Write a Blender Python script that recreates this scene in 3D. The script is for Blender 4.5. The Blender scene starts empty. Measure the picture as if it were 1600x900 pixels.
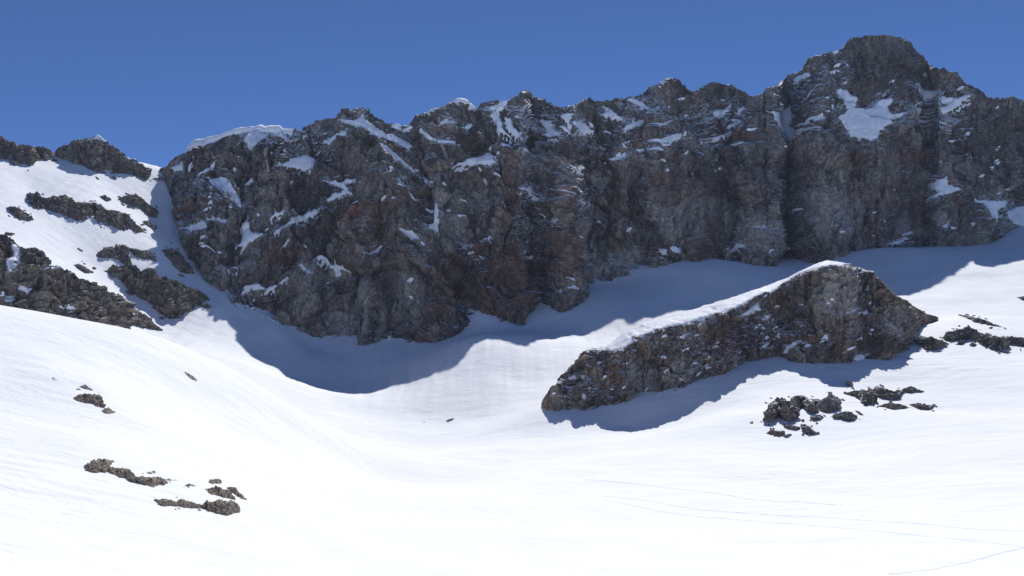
import bpy, math
import numpy as np
R = math.radians

# ---------------------------------------------------------------- camera, sky, sun, exposure
F = 1716.0                      # focal length in photo pixels (photo 1600 x 900)
PITCH = math.atan(190.0 / F)    # camera tilted up
SUN_EL, SUN_AZ = R(49.0), R(13.0)     # azimuth measured from the view direction (+Y) towards +X

scene = bpy.context.scene
cam_data = bpy.data.cameras.new('camera')
cam_data.sensor_width = 36.0
cam_data.lens = 36.0 * F / 1600.0
cam_data.clip_start = 0.5
cam_data.clip_end = 20000
cam = bpy.data.objects.new('camera', cam_data)
scene.collection.objects.link(cam)
cam.location = (0, 0, 0)
cam.rotation_euler = (math.pi / 2 + PITCH, 0, 0)
scene.camera = cam
scene.cycles.diffuse_bounces = 6

world = bpy.data.worlds.new('World')
scene.world = world
world.use_nodes = True
wn = world.node_tree
bg = wn.nodes['Background']
sky = wn.nodes.new('ShaderNodeTexSky')
sky.sky_type = 'NISHITA'
sky.sun_disc = False
sky.sun_elevation = SUN_EL
sky.sun_rotation = SUN_AZ
sky.altitude = 3500
sky.air_density = 0.4
sky.dust_density = 0.0
sky.ozone_density = 10.0
wn.links.new(sky.outputs[0], bg.inputs[0])
bg.inputs[1].default_value = 0.094

sd_ = bpy.data.lights.new('sun', 'SUN')
sd_.energy = 2.45
sd_.angle = R(0.53)
sd_.color = (1.0, 0.98, 0.955)
sun = bpy.data.objects.new('sun', sd_)
scene.collection.objects.link(sun)
sun.location = (200, 500, 900)
sun_dir = np.array([math.sin(SUN_AZ) * math.cos(SUN_EL), math.cos(SUN_AZ) * math.cos(SUN_EL), math.sin(SUN_EL)])
from mathutils import Vector
sun.rotation_euler = Vector(sun_dir).to_track_quat('Z', 'Y').to_euler()

vs = scene.view_settings
vs.view_transform = 'Standard'
vs.look = 'None'
vs.exposure = 0.78
vs.gamma = 1.0
vs.use_curve_mapping = False

# ---------------------------------------------------------------- numeric helpers
rng = np.random.RandomState(7)
CP, SP = math.cos(PITCH), math.sin(PITCH)

def ray(px, py):
    """photo pixel -> direction with y component 1 (x, z per metre of forward distance)"""
    px = np.asarray(px, float); py = np.asarray(py, float)
    a = (px - 800.0) / F; b = (450.0 - py) / F
    fy = CP - b * SP; fz = SP + b * CP
    return a / fy, fz / fy

def at(px, py, d):
    rx, rz = ray(px, py)
    return np.stack(np.broadcast_arrays(rx * d, np.asarray(d, float) + 0 * rx, rz * d), -1)

def project(p):
    x, y, z = p[..., 0], p[..., 1], p[..., 2]
    dz = y * CP + z * SP; dy = -y * SP + z * CP
    return 800 + F * x / dz, 450 - F * dy / dz

_perm = np.arange(256); rng.shuffle(_perm); _perm = np.concatenate([_perm, _perm, _perm])
_g = rng.normal(size=(256, 3)); _g /= np.linalg.norm(_g, axis=1)[:, None]
_g = _g.astype(np.float32)
def perlin(x, y, z):
    x, y, z = [np.asarray(v, np.float32).ravel() for v in np.broadcast_arrays(x, y, z)]
    xi = np.floor(x).astype(np.int32); yi = np.floor(y).astype(np.int32); zi = np.floor(z).astype(np.int32)
    xf = x - xi; yf = y - yi; zf = z - zi
    u = xf * xf * xf * (xf * (xf * 6 - 15) + 10); v = yf * yf * yf * (yf * (yf * 6 - 15) + 10); w = zf * zf * zf * (zf * (zf * 6 - 15) + 10)
    xi &= 255; yi &= 255; zi &= 255
    def cor(i, j, k):
        h = _perm[_perm[_perm[(xi + i) & 255] + ((yi + j) & 255)] + ((zi + k) & 255)]
        g = _g[h]
        return g[:, 0] * (xf - i) + g[:, 1] * (yf - j) + g[:, 2] * (zf - k)
    x00 = cor(0, 0, 0); x00 = x00 + u * (cor(1, 0, 0) - x00)
    x10 = cor(0, 1, 0); x10 = x10 + u * (cor(1, 1, 0) - x10)
    x01 = cor(0, 0, 1); x01 = x01 + u * (cor(1, 0, 1) - x01)
    x11 = cor(0, 1, 1); x11 = x11 + u * (cor(1, 1, 1) - x11)
    y0 = x00 + v * (x10 - x00); y1 = x01 + v * (x11 - x01)
    return (y0 + w * (y1 - y0)) * 1.5

def pn(p, sx, sy, sz, off=0.0):
    """perlin of points p (..., 3) with feature sizes sx, sy, sz in metres"""
    return perlin(p[..., 0] / sx + off, p[..., 1] / sy + off * 1.7, p[..., 2] / sz - off * 0.6).reshape(p.shape[:-1])

def fbm(p, size, octs=4, gain=0.5, off=0.0, an=(1, 1, 1), ridged=False):
    out = 0; a = 1.0; s = size
    for o in range(octs):
        n = pn(p, s * an[0], s * an[1], s * an[2], off + o * 13.7)
        out = out + a * ((0.55 - 2 * np.abs(n)) if ridged else n)
        a *= gain; s *= 0.49
    return out

def facets(a, b, size, seed, tilt=0.8):
    """2-D cell facets: every cell is its own tilted plane. returns (height in units of size, distance to the cell border)"""
    sh = a.shape
    a = (a / size).ravel(); b = (b / size).ravel()
    r = np.random.RandomState(seed)
    T = r.rand(256, 5).astype(np.float32)
    ai = np.floor(a).astype(np.int32); bi = np.floor(b).astype(np.int32)
    f1 = np.full(a.shape, 1e9); f2 = f1.copy(); h = np.zeros(a.shape)
    for i in (-1, 0, 1):
        for j in (-1, 0, 1):
            k = _perm[_perm[(ai + i) & 255] + ((bi + j) & 255)]
            t = T[k]
            da = a - (ai + i + t[:, 0]); db = b - (bi + j + t[:, 1])
            d = da * da + db * db
            hh = (t[:, 2] - 0.5) * 0.9 + tilt * ((t[:, 3] - 0.5) * 2 * da + (t[:, 4] - 0.5) * 2 * db)
            m = d < f1
            f2 = np.where(m, f1, np.minimum(f2, d)); h = np.where(m, hh, h); f1 = np.where(m, d, f1)
    return h.reshape(sh), (np.sqrt(f2) - np.sqrt(f1)).reshape(sh)

def sstep(a, b, x):
    t = np.clip((x - a) / (b - a), 0, 1)
    return t * t * (3 - 2 * t)

def poly_sd(poly, x, y):
    """signed distance (inside positive) of points to a polygon"""
    P = np.asarray(poly, float); Q = np.roll(P, -1, 0)
    d = np.full(x.shape, 1e18); ins = np.zeros(x.shape, bool)
    for (ax, ay), (bx, by) in zip(P, Q):
        ex, ey = bx - ax, by - ay
        t = np.clip(((x - ax) * ex + (y - ay) * ey) / (ex * ex + ey * ey + 1e-9), 0, 1)
        d = np.minimum(d, (x - ax - t * ex) ** 2 + (y - ay - t * ey) ** 2)
        c = ((ay > y) != (by > y)) & (x < (bx - ax) * (y - ay) / (by - ay + 1e-12) + ax)
        ins ^= c
    return np.where(ins, 1, -1) * np.sqrt(d)

def line_dist(line, x, y):
    d = np.full(x.shape, 1e18)
    for (ax, ay), (bx, by) in zip(line[:-1], line[1:]):
        ex, ey = bx - ax, by - ay
        t = np.clip(((x - ax) * ex + (y - ay) * ey) / (ex * ex + ey * ey + 1e-9), 0, 1)
        d = np.minimum(d, (x - ax - t * ex) ** 2 + (y - ay - t * ey) ** 2)
    return np.sqrt(d)

def blur(a, n, axis):
    k = 2 * n + 1
    pad = [(0, 0)] * a.ndim; pad[axis] = (n + 1, n)
    c = np.cumsum(np.pad(a, pad, mode='edge'), axis=axis, dtype=np.float64)
    sl1 = [slice(None)] * a.ndim; sl2 = [slice(None)] * a.ndim
    sl1[axis] = slice(k, None); sl2[axis] = slice(0, -k)
    return (c[tuple(sl1)] - c[tuple(sl2)]) / k

def grid_normals(P):
    du = np.gradient(P, axis=1); dv = np.gradient(P, axis=0)
    n = np.cross(du, dv)
    n /= np.linalg.norm(n, axis=-1, keepdims=True) + 1e-9
    return n

def mesh_obj(name, verts, quads, mat, parent=None, smooth=True, origin=None):
    verts = np.asarray(verts, np.float32).reshape(-1, 3); quads = np.asarray(quads, np.int32).reshape(-1, 4)
    if origin is not None:
        verts = verts - np.asarray(origin, np.float32)
    me = bpy.data.meshes.new(name)
    me.vertices.add(len(verts)); me.vertices.foreach_set('co', verts.ravel())
    me.loops.add(len(quads) * 4); me.loops.foreach_set('vertex_index', quads.ravel())
    me.polygons.add(len(quads))
    me.polygons.foreach_set('loop_start', np.arange(len(quads), dtype=np.int32) * 4)
    try:
        me.polygons.foreach_set('loop_total', np.full(len(quads), 4, np.int32))
    except Exception:
        pass
    me.polygons.foreach_set('use_smooth', np.full(len(quads), smooth, bool))
    me.update(calc_edges=True)
    me.materials.append(mat)
    o = bpy.data.objects.new(name, me)
    scene.collection.objects.link(o)
    if origin is not None:
        o.location = tuple(float(v) for v in origin)
    if parent is not None:
        o.parent = parent
        if parent.location.length > 0:
            o.location = Vector(o.location) - parent.location
    return o

def grid_quads(nr, nc, keep=None, flip=False):
    i = np.arange(nr * nc).reshape(nr, nc)
    q = np.stack([i[:-1, :-1], i[:-1, 1:], i[1:, 1:], i[1:, :-1]], -1)
    if flip: q = q[..., ::-1]
    if keep is not None: return q[keep]
    return q.reshape(-1, 4)

def compact(verts, quads):
    verts = verts.reshape(-1, 3); used = np.unique(quads)
    m = np.full(len(verts), -1, np.int32); m[used] = np.arange(len(used))
    return verts[used], m[quads]

def tag(o, label=None, cat=None, group=None, kind=None):
    if label: o['label'] = label
    if cat: o['category'] = cat
    if group: o['group'] = group
    if kind: o['kind'] = kind
    return o

# ---------------------------------------------------------------- materials
def new_mat(name):
    m = bpy.data.materials.new(name); m.use_nodes = True
    nt = m.node_tree
    return m, nt, nt.nodes['Principled BSDF'], lambda a, b: nt.links.new(a, b)

def noise_node(nt, scale, detail, rough=0.55, vec=None, dist=0.0, sc=(1, 1, 1), rot=(0, 0, 0)):
    n = nt.nodes.new('ShaderNodeTexNoise')
    n.inputs['Scale'].default_value = scale; n.inputs['Detail'].default_value = detail
    n.inputs['Roughness'].default_value = rough; n.inputs['Distortion'].default_value = dist
    if vec is not None:
        mp = nt.nodes.new('ShaderNodeMapping'); mp.inputs['Scale'].default_value = sc
        mp.inputs['Rotation'].default_value = rot
        nt.links.new(vec, mp.inputs['Vector']); nt.links.new(mp.outputs[0], n.inputs['Vector'])
    return n.outputs['Fac']

def ramp(nt, fac, stops):
    r = nt.nodes.new('ShaderNodeValToRGB')
    e = r.color_ramp.elements
    while len(e) < len(stops): e.new(0.5)
    for k, (p, c) in enumerate(stops):
        e[k].position = p; e[k].color = (c[0], c[1], c[2], 1) if isinstance(c, tuple) else (c, c, c, 1)
    nt.links.new(fac, r.inputs[0])
    return r.outputs[0]

def mix(nt, fac, a, b, mode='MIX'):
    m = nt.nodes.new('ShaderNodeMix'); m.data_type = 'RGBA'; m.blend_type = mode
    if isinstance(fac, float): m.inputs[0].default_value = fac
    else: nt.links.new(fac, m.inputs[0])
    for s, v in ((m.inputs[6], a), (m.inputs[7], b)):
        if isinstance(v, tuple): s.default_value = (*v, 1)
        else: nt.links.new(v, s)
    return m.outputs[2]

def math_node(nt, op, a, b=None, clamp=False):
    m = nt.nodes.new('ShaderNodeMath'); m.operation = op; m.use_clamp = clamp
    for s, v in ((m.inputs[0], a), (m.inputs[1], b)):
        if v is None: continue
        if isinstance(v, (int, float)): s.default_value = v
        else: nt.links.new(v, s)
    return m.outputs[0]

def bump(nt, h, dist, strength=1.0, normal=None):
    b = nt.nodes.new('ShaderNodeBump'); b.inputs['Distance'].default_value = dist
    b.inputs['Strength'].default_value = strength
    nt.links.new(h, b.inputs['Height'])
    if normal is not None: nt.links.new(normal, b.inputs['Normal'])
    return b.outputs[0]

SNOW = (0.86, 0.87, 0.885)
def make_snow():
    m, nt, p, L = new_mat('snow')
    g = nt.nodes.new('ShaderNodeNewGeometry').outputs['Position']
    a = noise_node(nt, 1.0, 4, 0.6, g, 0.4, (0.35, 1.1, 1.0), (0, 0, 0.35))      # wind ripples
    b = noise_node(nt, 1.0, 5, 0.6, g, 0.0, (0.05, 0.09, 0.08))
    c = noise_node(nt, 1.0, 3, 0.5, g, 0.0, (0.012, 0.012, 0.012))
    msk = ramp(nt, c, [(0.42, 0.25), (0.62, 1.0)])
    n1 = bump(nt, math_node(nt, 'MULTIPLY', a, msk), 0.36, 0.9)
    n2 = bump(nt, b, 1.3, 0.8, n1)
    L(n2, p.inputs['Normal'])
    col = ramp(nt, b, [(0.3, (0.895, 0.915, 0.945)), (0.7, (0.93, 0.945, 0.965))])
    L(col, p.inputs['Base Color'])
    p.inputs['Roughness'].default_value = 0.75
    p.inputs['Specular IOR Level'].default_value = 0.2
    return m

def make_rock(name, size, base, dark, light, rust, dust=0.0, thr=0.62, rust_amt=0.5, lichen=0.0, alt=False, isl=False):
    """size: metres of the largest colour patches; dust: how much snow lies on ledges"""
    m, nt, p, L = new_mat(name)
    gn = nt.nodes.new('ShaderNodeNewGeometry')
    g = gn.outputs['Position']
    k = 1.0 / size
    big = noise_node(nt, k, 5, 0.6, g, 0.6, (1, 1, 0.6))
    mid = noise_node(nt, k * 5, 6, 0.65, g, 0.8, (1, 1, 0.45), (0, 0.25, 0))
    fine = noise_node(nt, k * 26, 6, 0.7, g, 0.3, (1, 1, 0.7))
    streak = noise_node(nt, k * 3, 5, 0.65, g, 0.5, (1.3, 1.0, 0.16), (0, 0.12, 0))
    col = mix(nt, ramp(nt, big, [(0.36, 0.0), (0.64, 1.0)]), base, light)
    col = mix(nt, ramp(nt, mid, [(0.42, 1.0), (0.58, 0.0)]), col, dark)
    rm = math_node(nt, 'MULTIPLY', ramp(nt, streak, [(0.5, 0.0), (0.66, 1.0)]), rust_amt)
    col = mix(nt, rm, col, rust)
    if alt or isl:                                            # rusty, pale and dark bands of the wall's own rock
        an = nt.nodes.new('ShaderNodeAttribute'); an.attribute_name = 'tint'
        sc_ = nt.nodes.new('ShaderNodeSeparateColor'); L(an.outputs['Color'], sc_.inputs[0])
        vary = ramp(nt, streak, [(0.35, 0.25), (0.6, 1.0)])
        col = mix(nt, math_node(nt, 'MULTIPLY', sc_.outputs[2], 0.6), col, dark)
        col = mix(nt, math_node(nt, 'MULTIPLY', math_node(nt, 'MULTIPLY', sc_.outputs[1], 0.75), vary), col, (0.46, 0.43, 0.38))
        col = mix(nt, math_node(nt, 'MULTIPLY', math_node(nt, 'MULTIPLY', sc_.outputs[0], 0.8), vary), col, (0.20, 0.105, 0.075))
    f = ramp(nt, fine, [(0.3, 0.35), (0.5, 1.0), (0.72, 1.7)])
    col = mix(nt, 0.85, col, f, 'MULTIPLY')
    if lichen:
        lm = ramp(nt, noise_node(nt, k * 9, 5, 0.7, g), [(0.56, 0.0), (0.7, lichen)])
        col = mix(nt, lm, col, (0.34, 0.30, 0.2))
    # cracks
    vo = nt.nodes.new('ShaderNodeTexVoronoi'); vo.feature = 'DISTANCE_TO_EDGE'
    vo.inputs['Scale'].default_value = k * 9
    mp = nt.nodes.new('ShaderNodeMapping'); mp.inputs['Scale'].default_value = (1, 1, 0.5); mp.inputs['Rotation'].default_value = (0.2, 0.5, 0)
    wv = nt.nodes.new('ShaderNodeVectorMath'); wv.operation = 'ADD'
    nzc = nt.nodes.new('ShaderNodeTexNoise'); nzc.inputs['Scale'].default_value = k * 8; nzc.inputs['Detail'].default_value = 4
    nt.links.new(g, nzc.inputs['Vector'])
    sc = nt.nodes.new('ShaderNodeVectorMath'); sc.operation = 'SCALE'; sc.inputs['Scale'].default_value = size * 0.12
    nt.links.new(nzc.outputs['Color'], sc.inputs[0])
    L(g, wv.inputs[0]); L(sc.outputs[0], wv.inputs[1]); L(wv.outputs[0], mp.inputs['Vector']); L(mp.outputs[0], vo.inputs['Vector'])
    crack = ramp(nt, vo.outputs['Distance'], [(0.0, 0.0), (0.09, 1.0)])
    hgt = math_node(nt, 'ADD', math_node(nt, 'MULTIPLY', crack, 0.35), math_node(nt, 'ADD', math_node(nt, 'MULTIPLY', mid, 0.8), math_node(nt, 'MULTIPLY', fine, 0.5)))
    nb = bump(nt, hgt, size * 0.055, 0.9)
    if dust > 0:
        sx = nt.nodes.new('ShaderNodeSeparateXYZ'); L(gn.outputs['Normal'], sx.inputs[0])
        n2 = noise_node(nt, k * 13, 3, 0.6, g, 0.4, (0.6, 1, 1.3))
        n3 = noise_node(nt, k * 0.8, 3, 0.5, g)
        v = math_node(nt, 'ADD', sx.outputs['Z'], math_node(nt, 'MULTIPLY', math_node(nt, 'SUBTRACT', n2, 0.5), 0.9))
        v = math_node(nt, 'ADD', v, math_node(nt, 'MULTIPLY', math_node(nt, 'SUBTRACT', n3, 0.5), 0.5))
        if alt:                                               # snow clings better high on the mountain
            sp = nt.nodes.new('ShaderNodeSeparateXYZ'); L(g, sp.inputs[0])
            hz = nt.nodes.new('ShaderNodeMapRange'); hz.inputs[1].default_value = 150; hz.inputs[2].default_value = 330
            hz.inputs[3].default_value = 0.0; hz.inputs[4].default_value = 0.094
            L(sp.outputs['Z'], hz.inputs[0]); v = math_node(nt, 'ADD', v, hz.outputs[0])
        if alt or isl:
            an2 = nt.nodes.new('ShaderNodeAttribute'); an2.attribute_name = 'tint'
            v = math_node(nt, 'ADD', v, math_node(nt, 'MULTIPLY', an2.outputs['Alpha'], 0.40))
        fac = ramp(nt, v, [(thr, 0.0), (thr + 0.025, dust)])
        col = mix(nt, fac, col, SNOW)
    L(nb, p.inputs['Normal'])
    L(col, p.inputs['Base Color'])
    p.inputs['Roughness'].default_value = 0.85
    p.inputs['Specular IOR Level'].default_value = 0.25
    return m

SNOWM = make_snow()
WALLM = make_rock('wall_rock', 60.0, (0.245, 0.21, 0.17), (0.105, 0.092, 0.08), (0.43, 0.38, 0.31), (0.26, 0.13, 0.08), 0.95, 0.83, 0.6, alt=True)
ISLM = make_rock('island_rock', 28.0, (0.25, 0.205, 0.155), (0.11, 0.09, 0.075), (0.41, 0.345, 0.265), (0.30, 0.155, 0.09), 0.95, 0.90, 0.65, isl=True)
CRAGM = make_rock('crag_rock', 28.0, (0.23, 0.195, 0.155), (0.11, 0.095, 0.08), (0.38, 0.33, 0.265), (0.29, 0.17, 0.11), 0.95, 0.76, 0.55)
LEFTM = make_rock('slope_rock', 24.0, (0.24, 0.21, 0.18), (0.13, 0.115, 0.10), (0.34, 0.30, 0.25), (0.29, 0.19, 0.12), 0.9, 0.90, 0.5)
NEARM = make_rock('boulder_rock', 5.0, (0.40, 0.345, 0.27), (0.25, 0.21, 0.17), (0.50, 0.43, 0.34), (0.26, 0.17, 0.11), 0.0, 0.9, 0.5, 0.5)

# ---------------------------------------------------------------- the ground: one snow sheet through surveyed points
CTRL = []
def c3(*pts):
    for px, py, d in pts: CTRL.append(at(px, py, float(d)))
# lower frame, bowl floor
c3((-150, 900, 120), (0, 900, 130), (200, 900, 150), (400, 900, 175), (600, 900, 195), (800, 900, 205), (1000, 900, 205), (1200, 900, 195), (1400, 900, 185), (1600, 900, 175), (1800, 900, 170))
c3((0, 800, 180), (200, 800, 205), (400, 800, 245), (600, 800, 290), (800, 800, 320), (1000, 800, 330), (1200, 800, 330), (1400, 800, 320), (1600, 800, 310), (1800, 790, 300))
c3((-150, 690, 230), (0, 700, 240), (150, 700, 262), (300, 705, 305), (450, 725, 360))
c3((-150, 580, 310), (0, 600, 320), (150, 600, 345), (300, 630, 390))
# crest of the left hump and the dip behind it
c3((-150, 455, 415), (0, 480, 420), (120, 500, 430), (250, 530, 445), (350, 575, 458), (430, 622, 470), (520, 675, 490))
c3((-150, 500, 520), (0, 525, 520), (120, 545, 530), (250, 575, 545), (350, 605, 560), (430, 640, 570))
# left mountainside, couloir and col
c3((0, 490, 640), (120, 515, 660), (200, 535, 690), (235, 525, 755), (275, 513, 790))
c3((-150, 380, 700), (0, 400, 715), (60, 425, 725), (130, 455, 745), (0, 350, 770), (100, 400, 785), (200, 455, 815), (150, 330, 865), (60, 300, 860), (0, 280, 850), (0, 242, 905), (100, 255, 935), (200, 275, 960), (-150, 220, 900))
c3((255, 268, 1000), (240, 300, 965), (250, 340, 935), (268, 380, 905), (290, 415, 885), (320, 452, 860), (345, 480, 840))
c3((0, 290, 1050), (120, 300, 1080), (255, 310, 1100), (-150, 280, 1050))
# apron under the wall
c3((380, 500, 845), (300, 535, 765), (400, 575, 735), (430, 508, 850), (483, 540, 858), (480, 600, 765), (560, 540, 865), (600, 600, 775), (600, 655, 680), (600, 700, 590), (600, 750, 460), (450, 640, 640), (520, 620, 720))
c3((640, 535, 872), (720, 515, 885), (747, 486, 900), (760, 522, 822), (760, 560, 768), (760, 600, 728), (760, 655, 675), (780, 700, 570), (800, 745, 440), (690, 575, 772))
c3((822, 510, 890), (825, 458, 945), (880, 488, 905), (900, 530, 830), (906, 440, 975), (960, 500, 865), (958, 443, 975), (1016, 420, 1005), (1000, 470, 910), (830, 590, 740), (900, 570, 760), (845, 670, 612))
c3((1084, 410, 1035), (1150, 410, 1055), (1100, 455, 960), (1208, 418, 1070), (1150, 520, 850), (1277, 413, 1085), (1360, 390, 1110), (1400, 440, 985), (1405, 460, 940), (1300, 520, 850), (1450, 480, 885), (1480, 500, 825), (1463, 388, 1125), (1532, 384, 1140))
c3((1600, 352, 1190), (1600, 410, 1020), (1600, 460, 905), (1600, 500, 800), (1600, 545, 700), (1600, 600, 600), (1600, 650, 525), (1600, 720, 420), (1800, 340, 1200), (1800, 450, 900), (1800, 550, 680), (1800, 650, 500))
# round the rock island and the right-hand slope
c3((850, 640, 642), (920, 643, 636), (1000, 618, 645), (1100, 592, 655), (1200, 563, 675), (1290, 569, 660), (1386, 564, 665), (1440, 512, 770), (1425, 545, 700))
c3((1000, 668, 608), (1000, 715, 480), (1150, 650, 560), (1200, 690, 510), (1300, 705, 480), (1300, 620, 590), (1400, 600, 622), (1450, 640, 560), (1500, 690, 470), (1500, 545, 700), (1200, 750, 410), (1400, 750, 400), (1080, 645, 612))
CTRL = [np.asarray(c).reshape(3) for c in CTRL]
# where the photographer stands, the land to both sides, behind, and beyond the ridge
for w in [(0, 0, -1.9), (0, 25, -8), (-20, 25, -7), (20, 25, -8), (-25, 80, -17), (25, 80, -18), (0, 120, -23), (0, -150, 10), (-200, -150, 15), (250, -150, 5),
          (-250, 120, 20), (-420, 300, 70), (-620, 500, 130), (-800, 800, 260), (320, 120, -5), (500, 300, 15), (800, 600, 90), (1000, 900, 190),
          (0, 1400, 110), (-400, 1300, 90), (400, 1450, 130), (900, 1500, 160), (-900, 1300, 140), (-500, -600, 20), (600, -600, 10), (0, -700, 20), (-1100, 200, 160), (1200, 300, 90)]:
    CTRL.append(np.array(w, float))
CTRL = np.array(CTRL)

def _tps_fit(c, lam):
    n = len(c); xy = c[:, :2] / 500.0
    r2 = ((xy[:, None] - xy[None]) ** 2).sum(-1)
    K = 0.5 * r2 * np.log(r2 + 1e-12) + lam * np.eye(n)
    P = np.c_[np.ones(n), xy]
    A = np.zeros((n + 3, n + 3)); A[:n, :n] = K; A[:n, n:] = P; A[n:, :n] = P.T
    return np.linalg.solve(A, np.r_[c[:, 2], np.zeros(3)])
_W = _tps_fit(CTRL, 2e-5)
def tps(x, y):
    sh = x.shape; q = np.stack([x.ravel(), y.ravel()], -1) / 500.0
    out = np.empty(len(q)); n = len(CTRL); c = CTRL[:, :2] / 500.0
    for s in range(0, len(q), 40000):
        e = q[s:s + 40000]
        r2 = (e ** 2).sum(1)[:, None] + (c ** 2).sum(1)[None] - 2 * e @ c.T
        r2 = np.maximum(r2, 0)
        out[s:s + 40000] = (0.5 * r2 * np.log(r2 + 1e-12)) @ _W[:n] + _W[n] + e @ _W[n + 1:]
    return out.reshape(sh)

GX0, GX1, GY0, GY1, GS = -1200.0, 1300.0, -400.0, 1600.0, 4.0
_gx = np.arange(GX0, GX1 + 1, GS); _gy = np.arange(GY0, GY1 + 1, GS)
_HG = tps(*np.meshgrid(_gx, _gy))
def H0(x, y):
    """smooth ground height; beyond the surveyed square it runs out level"""
    u = np.clip((x - GX0) / GS, 0, len(_gx) - 1.001); v = np.clip((y - GY0) / GS, 0, len(_gy) - 1.001)
    i = u.astype(int); j = v.astype(int); a = u - i; b = v - j
    h = (_HG[j, i] * (1 - a) + _HG[j, i + 1] * a) * (1 - b) + (_HG[j + 1, i] * (1 - a) + _HG[j + 1, i + 1] * a) * b
    r = np.sqrt(x * x + (y - 500) ** 2)
    t = sstep(900, 1900, r)
    return h * (1 - t) + t * (-40.0)

def H(x, y):
    p = np.stack([x, y, np.zeros_like(x)], -1)
    h = H0(x, y)
    near = sstep(60, 160, y)
    h = h + near * (1.3 * pn(p, 60, 60, 1, 3.1) + 0.5 * pn(p, 22, 30, 1, 8.2))
    # runnels down the avalanche aprons and ripples on the mountainside
    ap = sstep(640, 760, y)
    h = h + ap * (0.45 * pn(p, 7, 70, 1, 5.5) + 0.2 * pn(p, 3.2, 40, 1, 1.5) + 0.9 * pn(p, 30, 45, 1, 2.2))
    # sastrugi nearer the camera
    q = np.stack([x * 0.92 + y * 0.38, -x * 0.38 + y * 0.92, np.zeros_like(x)], -1)
    pat = np.clip(pn(p, 70, 90, 1, 9.4) + 0.25, 0, 1)
    h = h + near * (1 - 0.7 * ap) * pat * (0.42 * pn(q, 14, 3.0, 1, 4.4) + 0.45 * np.abs(pn(q, 40, 9.0, 1, 6.1)))
    return h

def ground_hit(px, py, dmin=60.0, dmax=1450.0, n=700):
    """first distance at which the line of sight of a photo pixel meets the ground (inf: never)"""
    px = np.atleast_1d(np.asarray(px, float)); py = np.atleast_1d(np.asarray(py, float))
    rx, rz = ray(px, py)
    ds = np.linspace(dmin, dmax, n)
    g = rz[:, None] * ds - H0(rx[:, None] * ds, ds[None] + 0 * rx[:, None])
    below = g < 0
    k = below.argmax(1); ok = below.any(1) & (k > 0)
    k = np.maximum(k, 1); i = np.arange(len(px))
    t = g[i, k - 1] / (g[i, k - 1] - g[i, k] + 1e-9)
    return np.where(ok, ds[k - 1] + t * (ds[1] - ds[0]), np.inf)

def build_ground():
    fov = np.linspace(R(-31), R(31), 880)
    wide = np.concatenate([np.linspace(R(-180), R(-34), 48), fov, np.linspace(R(34), R(180), 48)])
    rad = np.concatenate([[0.01], np.geomspace(2, 95, 22)[:-1], np.geomspace(95, 640, 330)[:-1], np.linspace(640, 1120, 220)[:-1], np.geomspace(1120, 1700, 24)[:-1], np.geomspace(1700, 2200, 5)])
    A, Rr = np.meshgrid(wide, rad)
    x = Rr * np.sin(A); y = Rr * np.cos(A)
    z = H(x, y)
    V = np.stack([x, y, z], -1)
    o = mesh_obj('snow_field', V, grid_quads(len(rad), len(wide), flip=True), SNOWM)
    tag(o, 'white snow bowl and glacier sweeping up to the foot of the rock wall', kind='structure')
    return o
ground = build_ground()

# ---------------------------------------------------------------- crags: rock bodies standing in the snow
class Crag: pass

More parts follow.
